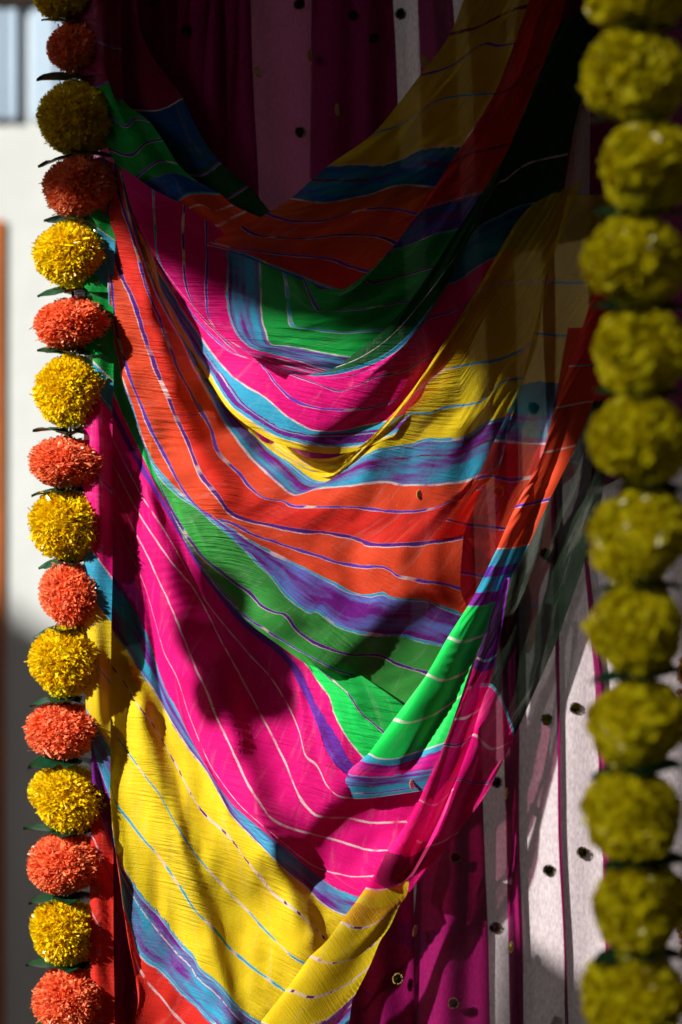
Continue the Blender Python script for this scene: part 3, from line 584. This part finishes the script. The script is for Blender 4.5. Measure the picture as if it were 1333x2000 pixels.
# narrow crimson fold beside the rolled edge
fold('overlap_fold', [
    [(984, 1130), (996, 1128)], [(944, 1248), (960, 1252), (978, 1240)], [(925, 1305), (945, 1312), (966, 1300)], [(912, 1344), (935, 1352), (955, 1338)], [(888, 1405), (910, 1402), (938, 1385)], [(867, 1455), (895, 1455), (922, 1440)],
    [(829, 1541), (860, 1552), (893, 1520)], [(797, 1605), (830, 1612), (870, 1588)], [(757, 1662), (800, 1672), (843, 1648)], [(730, 1722), (765, 1735), (806, 1712)]],
    ['pur', 'pur', 'mag', 'mag', 'mag', 'mag', 'mag', 'mag', 'dmag'], [(1.6, 6, 'c'), (4, 7, 'w'), (5, 6, 'p'), (6.3, 3, 'w')],
    76, scarf, dict(sheer=.16, trans=.2), wr=2, ridges=[([(990, 1130), (935, 1300), (885, 1420), (830, 1560), (770, 1680)], 12, 20, 26), ([(990, 1130), (950, 1330), (905, 1450), (850, 1600), (790, 1720)], -18, 20, 20)],
    seed=13, nu=90, label='narrow crimson fold beside the bright rolled edge')
# rolled tail at the foot
fold('rolled_edge', [
    [(790, 1625), (822, 1630)], [(768, 1664), (785, 1668), (803, 1664)], [(740, 1696), (765, 1704), (801, 1690)], [(714, 1735), (740, 1739), (770, 1731), (800, 1713)],
    [(695, 1762), (725, 1772), (760, 1765), (796, 1745)], [(665, 1801), (695, 1812), (722, 1808), (749, 1793), (781, 1768)], [(638, 1838), (670, 1850), (710, 1840), (762, 1810)], [(606, 1868), (641, 1880), (680, 1876), (722, 1850), (744, 1836)],
    [(560, 1932), (602, 1947), (632, 1944), (680, 1922), (722, 1888)], [(510, 1996), (560, 2012), (611, 2000), (650, 1982), (694, 1943)], [(490, 2030), (560, 2050), (630, 2030), (672, 1985)]],
    ['mag', ('pur', 'mag'), 'mag', 'yel', 'gold', 'yel', 'yel', 'yel', 'yel', ('mar', 'pur')],
    [(3, 5, 'w'), (5, 7, 'd'), (7, 8, 'd'), (8, 9, 'd'), (9, 3, 'w')],
    82, scarf, dict(sheer=.08, crinkle=.7), wr=2, ridges=[([(790, 1630), (735, 1735), (640, 1850), (560, 1960), (510, 2030)], 12, 26, 70), ([(803, 1640), (790, 1760), (720, 1890), (670, 1990)], -30, 60, 40)],
    seed=12, nu=140, label='yellow rolled tail at the foot of the drape')

# ------------------------------------------------------------------ garlands of ruffled tinsel marigolds
def petal_mat(name, col, col2):
    t = NT(name); ob = t.objco(); g = t.noise(ob, 90, 3)
    c = t.mix(t.math('MULTIPLY', t.math('SUBTRACT', g, .35), 3, clamp=True), lin(col2), lin(col))
    b = t.n("ShaderNodeBsdfPrincipled"); b.inputs['Roughness'].default_value = 0.24; b.inputs['Specular IOR Level'].default_value = 0.6
    t.put(b.inputs['Base Color'], c)
    tr = t.n("ShaderNodeBsdfTranslucent"); t.put(tr.inputs[0], c)
    m = t.n("ShaderNodeMixShader"); m.inputs[0].default_value = 0.38
    t.t.links.new(b.outputs[0], m.inputs[1]); t.t.links.new(tr.outputs[0], m.inputs[2]); t.t.links.new(m.outputs[0], t.out.inputs[0]); return t.m
M_py = petal_mat('petal_yellow', 'fbe81c', 'f2cc04'); M_po = petal_mat('petal_orange', 'ffa276', 'fd7c48'); M_leaf = simple('leaf_green', '0a3c24', 0.4, 0.5, (200, .3, .001), var=.3, vs=60)
M_str = simple('string', '1c2a14', 0.8)
def pompom_mesh(r, squash, mat, seed, n=4800, w0=.016, w1=.042, lb=.26):
    g = np.random.default_rng(seed)
    u = g.normal(size=(n, 3)); u /= np.linalg.norm(u, axis=1)[:, None]
    # lumpy outline
    lob = g.normal(size=(11, 3)); lob /= np.linalg.norm(lob, axis=1)[:, None]
    bump = np.max(u @ lob.T, axis=1)
    rad = r * (1.0 - lb + lb * bump + g.uniform(-.07, .08, n))
    rad = np.where(g.random(n) < .015, rad * 1.09, rad)
    V, F = [], []
    for i in range(n):
        nrm = u[i]; t1 = np.cross(nrm, g.normal(size=3)); t1 /= np.linalg.norm(t1); t2 = np.cross(nrm, t1)
        ax = nrm + 0.42 * (t1 * g.normal() + t2 * g.normal()); ax /= np.linalg.norm(ax)
        wdt = r * g.uniform(w0, w1); ln = r * g.uniform(.25, .5)
        tip = nrm * rad[i]; root = tip - ax * ln; mid = root + ax * ln * .6 + t2 * wdt * g.uniform(-1.2, 1.2)
        b = len(V); tw = t1 * math.cos(.9) + t2 * g.uniform(-.8, .8)
        V += [root - t1 * wdt, root + t1 * wdt, mid - t1 * wdt * 1.2, mid + t1 * wdt * 1.2, tip - tw * wdt, tip + tw * wdt]
        F += [(b, b+1, b+3, b+2), (b+2, b+3, b+5, b+4)]
    nb = len(V); bm = bmesh.new(); bmesh.ops.create_icosphere(bm, subdivisions=2, radius=r * .70)
    V += [np.array(v.co) for v in bm.verts]; F += [tuple(nb + v.index for v in f.verts) for f in bm.faces]; bm.free()
    V = np.array(V); V[:, 2] *= squash
    me = bpy.data.meshes.new('flower_ball'); me.from_pydata(V.tolist(), [], F); me.materials.append(mat); me.update()
    me.polygons.foreach_set('use_smooth', np.ones(len(me.polygons), bool)); return me
M_pl = petal_mat('petal_lemon', 'fdf62a', 'f4e60c')
PY = [pompom_mesh(.0335, .92, M_py, s) for s in (1, 2, 3)]; PO = [pompom_mesh(.0335, .78, M_po, s) for s in (4, 5, 6)]; PL = [pompom_mesh(.0345, .92, M_pl, s, 1500, .07, .17, .46) for s in (7, 8, 9)]
def leaf_mesh(seed):
    g = np.random.default_rng(seed); nu, nv = 9, 5; pts = np.zeros((nv, nu, 3)); L = .042
    for i in range(nu):
        s = i / (nu - 1); wv = .017 * math.sin(math.pi * min(1, s * .96 + .04)) ** .7 * (1 - .3 * s)
        for j in range(nv):
            q = j / (nv - 1) * 2 - 1
            pts[j, i] = (-L * s, q * wv, abs(q) ** 1.5 * .003 - .004 * s * s + g.normal() * .0004)
    me = grid_mesh('leaf', pts, {}, M_leaf)
    return me
LF = [leaf_mesh(s) for s in (1, 2)]
def garland(name, label, balls, d, lean, x_end, group='strings of tinsel marigolds'):
    x0, y0 = balls[0][:2]
    g = empty(name, P(x0, y0 - 60, d), label, 'garland', group)
    prev = None
    for i, (x, y, w_, h_, c) in enumerate(balls):
        me = random.choice({'y': PY, 'o': PO, 'l': PL}[c])
        o = link('flower_ball', me, g); o.location = P(x, y, d); f = (D - d * K) / D
        o.rotation_euler = (random.uniform(-.22, .22), random.uniform(-.22, .22), random.uniform(0, 6.28)); w_ *= random.uniform(.95, 1.05)
        sq = .78 if c == 'o' else .92
        kx = w_ * K * f / .0335; kz = h_ * K * f / (.0335 * sq); o.scale = (kx * 1.03, kx * 1.03, kz * 1.06)
        if prev:
            px, py, ph = prev; my = (py + ph + y - h_) / 2; mx = (px + x) / 2
            for s_, side in ((0, 1), (1, -1)):
                lf = link('leaf', random.choice(LF), g); lf.location = P(mx - side * 6, my + random.uniform(-3, 3), d)
                lf.rotation_euler = (random.uniform(.1, .5) * side, random.uniform(-.22, .2) * side, random.uniform(-.5, .5) + (0 if side == 1 else math.pi))
                q = w_ * K * f / .033 * random.uniform(.66, .86); lf.scale = (q, q, q)
            for a in (math.pi * .5, math.pi * 1.5):
                lf = link('leaf', random.choice(LF), g); lf.location = P(mx, my, d); lf.rotation_euler = (0, 0, a + random.uniform(-.3, .3)); q = w_ * K * f / .036; lf.scale = (q * .7, q, q)
        prev = (x, y, h_)
    cu = []
    bm = bmesh.new()
    for k in range(len(balls) - 1):
        a = P(balls[k][0], balls[k][1], d); b = P(balls[k+1][0], balls[k+1][1], d); v = b - a
        M = Matrix.Translation((a + b) / 2) @ v.to_track_quat('Z', 'Y').to_matrix().to_4x4()
        bmesh.ops.create_cone(bm, segments=8, radius1=.0012, radius2=.0012, depth=v.length, matrix=M)
    for v in bm.verts: v.co -= g.location
    me = bpy.data.meshes.new('string'); bm.to_mesh(me); bm.free(); me.materials.append(M_str)
    s = bpy.data.objects.new('string', me); C.objects.link(s); s.parent = g
    return g
garland('marigold_garland', 'sunlit garland of alternating yellow and orange tinsel balls left of the drape',
    [(132, -105, 70, 60, 'o'), (132, -8, 66, 46, 'y'), (152, 97, 60, 50, 'o'), (152, 232, 74, 66, 'y'), (160, 365, 73, 60, 'o'), (140, 497, 71, 63, 'y'), (145, 630, 75, 50, 'o'), (140, 765, 73, 67, 'y'),
     (137, 906, 75, 50, 'o'), (131, 1028, 73, 66, 'y'), (138, 1165, 65, 64, 'o'), (131, 1292, 74, 66, 'y'), (124, 1425, 74, 52, 'o'), (132, 1560, 75, 60, 'y'),
     (133, 1688, 74, 60, 'o'), (125, 1820, 74, 62, 'y'), (136, 1950, 74, 62, 'o'), (132, 2085, 74, 62, 'y')], 12, 0, 0)
garland('marigold_garland', 'dark olive yellow garland of tinsel balls near the camera at the right edge',
    [(1246, -120, 95, 80, 'l'), (1245, 8, 95, 54, 'l'), (1238, 148, 101, 86, 'l'), (1256, 330, 100, 84, 'l'), (1236, 515, 98, 86, 'l'), (1252, 690, 93, 82, 'l'), (1245, 862, 96, 88, 'l'), (1250, 1045, 96, 92, 'l'),
     (1246, 1228, 96, 82, 'l'), (1242, 1412, 99, 84, 'l'), (1236, 1590, 98, 84, 'l'), (1258, 1770, 92, 88, 'l'), (1235, 1945, 101, 84, 'l'), (1240, 2120, 98, 84, 'l')], 900, 0, 0)
# the beaded gold tinsel cord at the far right edge
bm = bmesh.new()
for k in range(420):
    y = 880 + k * 3.0 + random.uniform(-4, 4); x = 1368 + 26 * math.sin(y * .013) + random.uniform(-16, 16); p = P(x, y, 380 + random.uniform(-16, 16))
    bmesh.ops.create_icosphere(bm, subdivisions=1, radius=random.uniform(.0018, .0036), matrix=Matrix.Translation(p))
me = bpy.data.meshes.new('tinsel_cord'); bm.to_mesh(me); bm.free(); me.materials.append(simple('tinsel_gold', 'a07428', .3, .6, metal=.9))
tag(link('tinsel_cord', me), 'brown gold beaded cord hanging at the extreme right edge behind the dark garland', 'cord')

q = [(P(432, 1165, 10), .7), (P(505, 1215, 10), .72), (P(450, 1275, 10), .8), (P(516, 1350, 10), .7), (P(462, 1395, 10), .55), (P(540, 1290, 10), .45)]
g = empty('marigold_garland', q[0][0] + S * 1.0 + Vector((0, 0, .06)), 'loose bunch of six yellow tinsel balls hanging just left of the view', 'garland')
for p, k in q:
    o = link('flower_ball', random.choice(PY), g); o.location = p + S * 1.0; o.scale = (k, k, k * 1.15)
for x, y, dd in ((820, 966, 44), (780, 988, 44), (806, 1532, 50), (612, 1128, 60)):
    sequin(x, y, 's', dd, scarf, .9, .8)
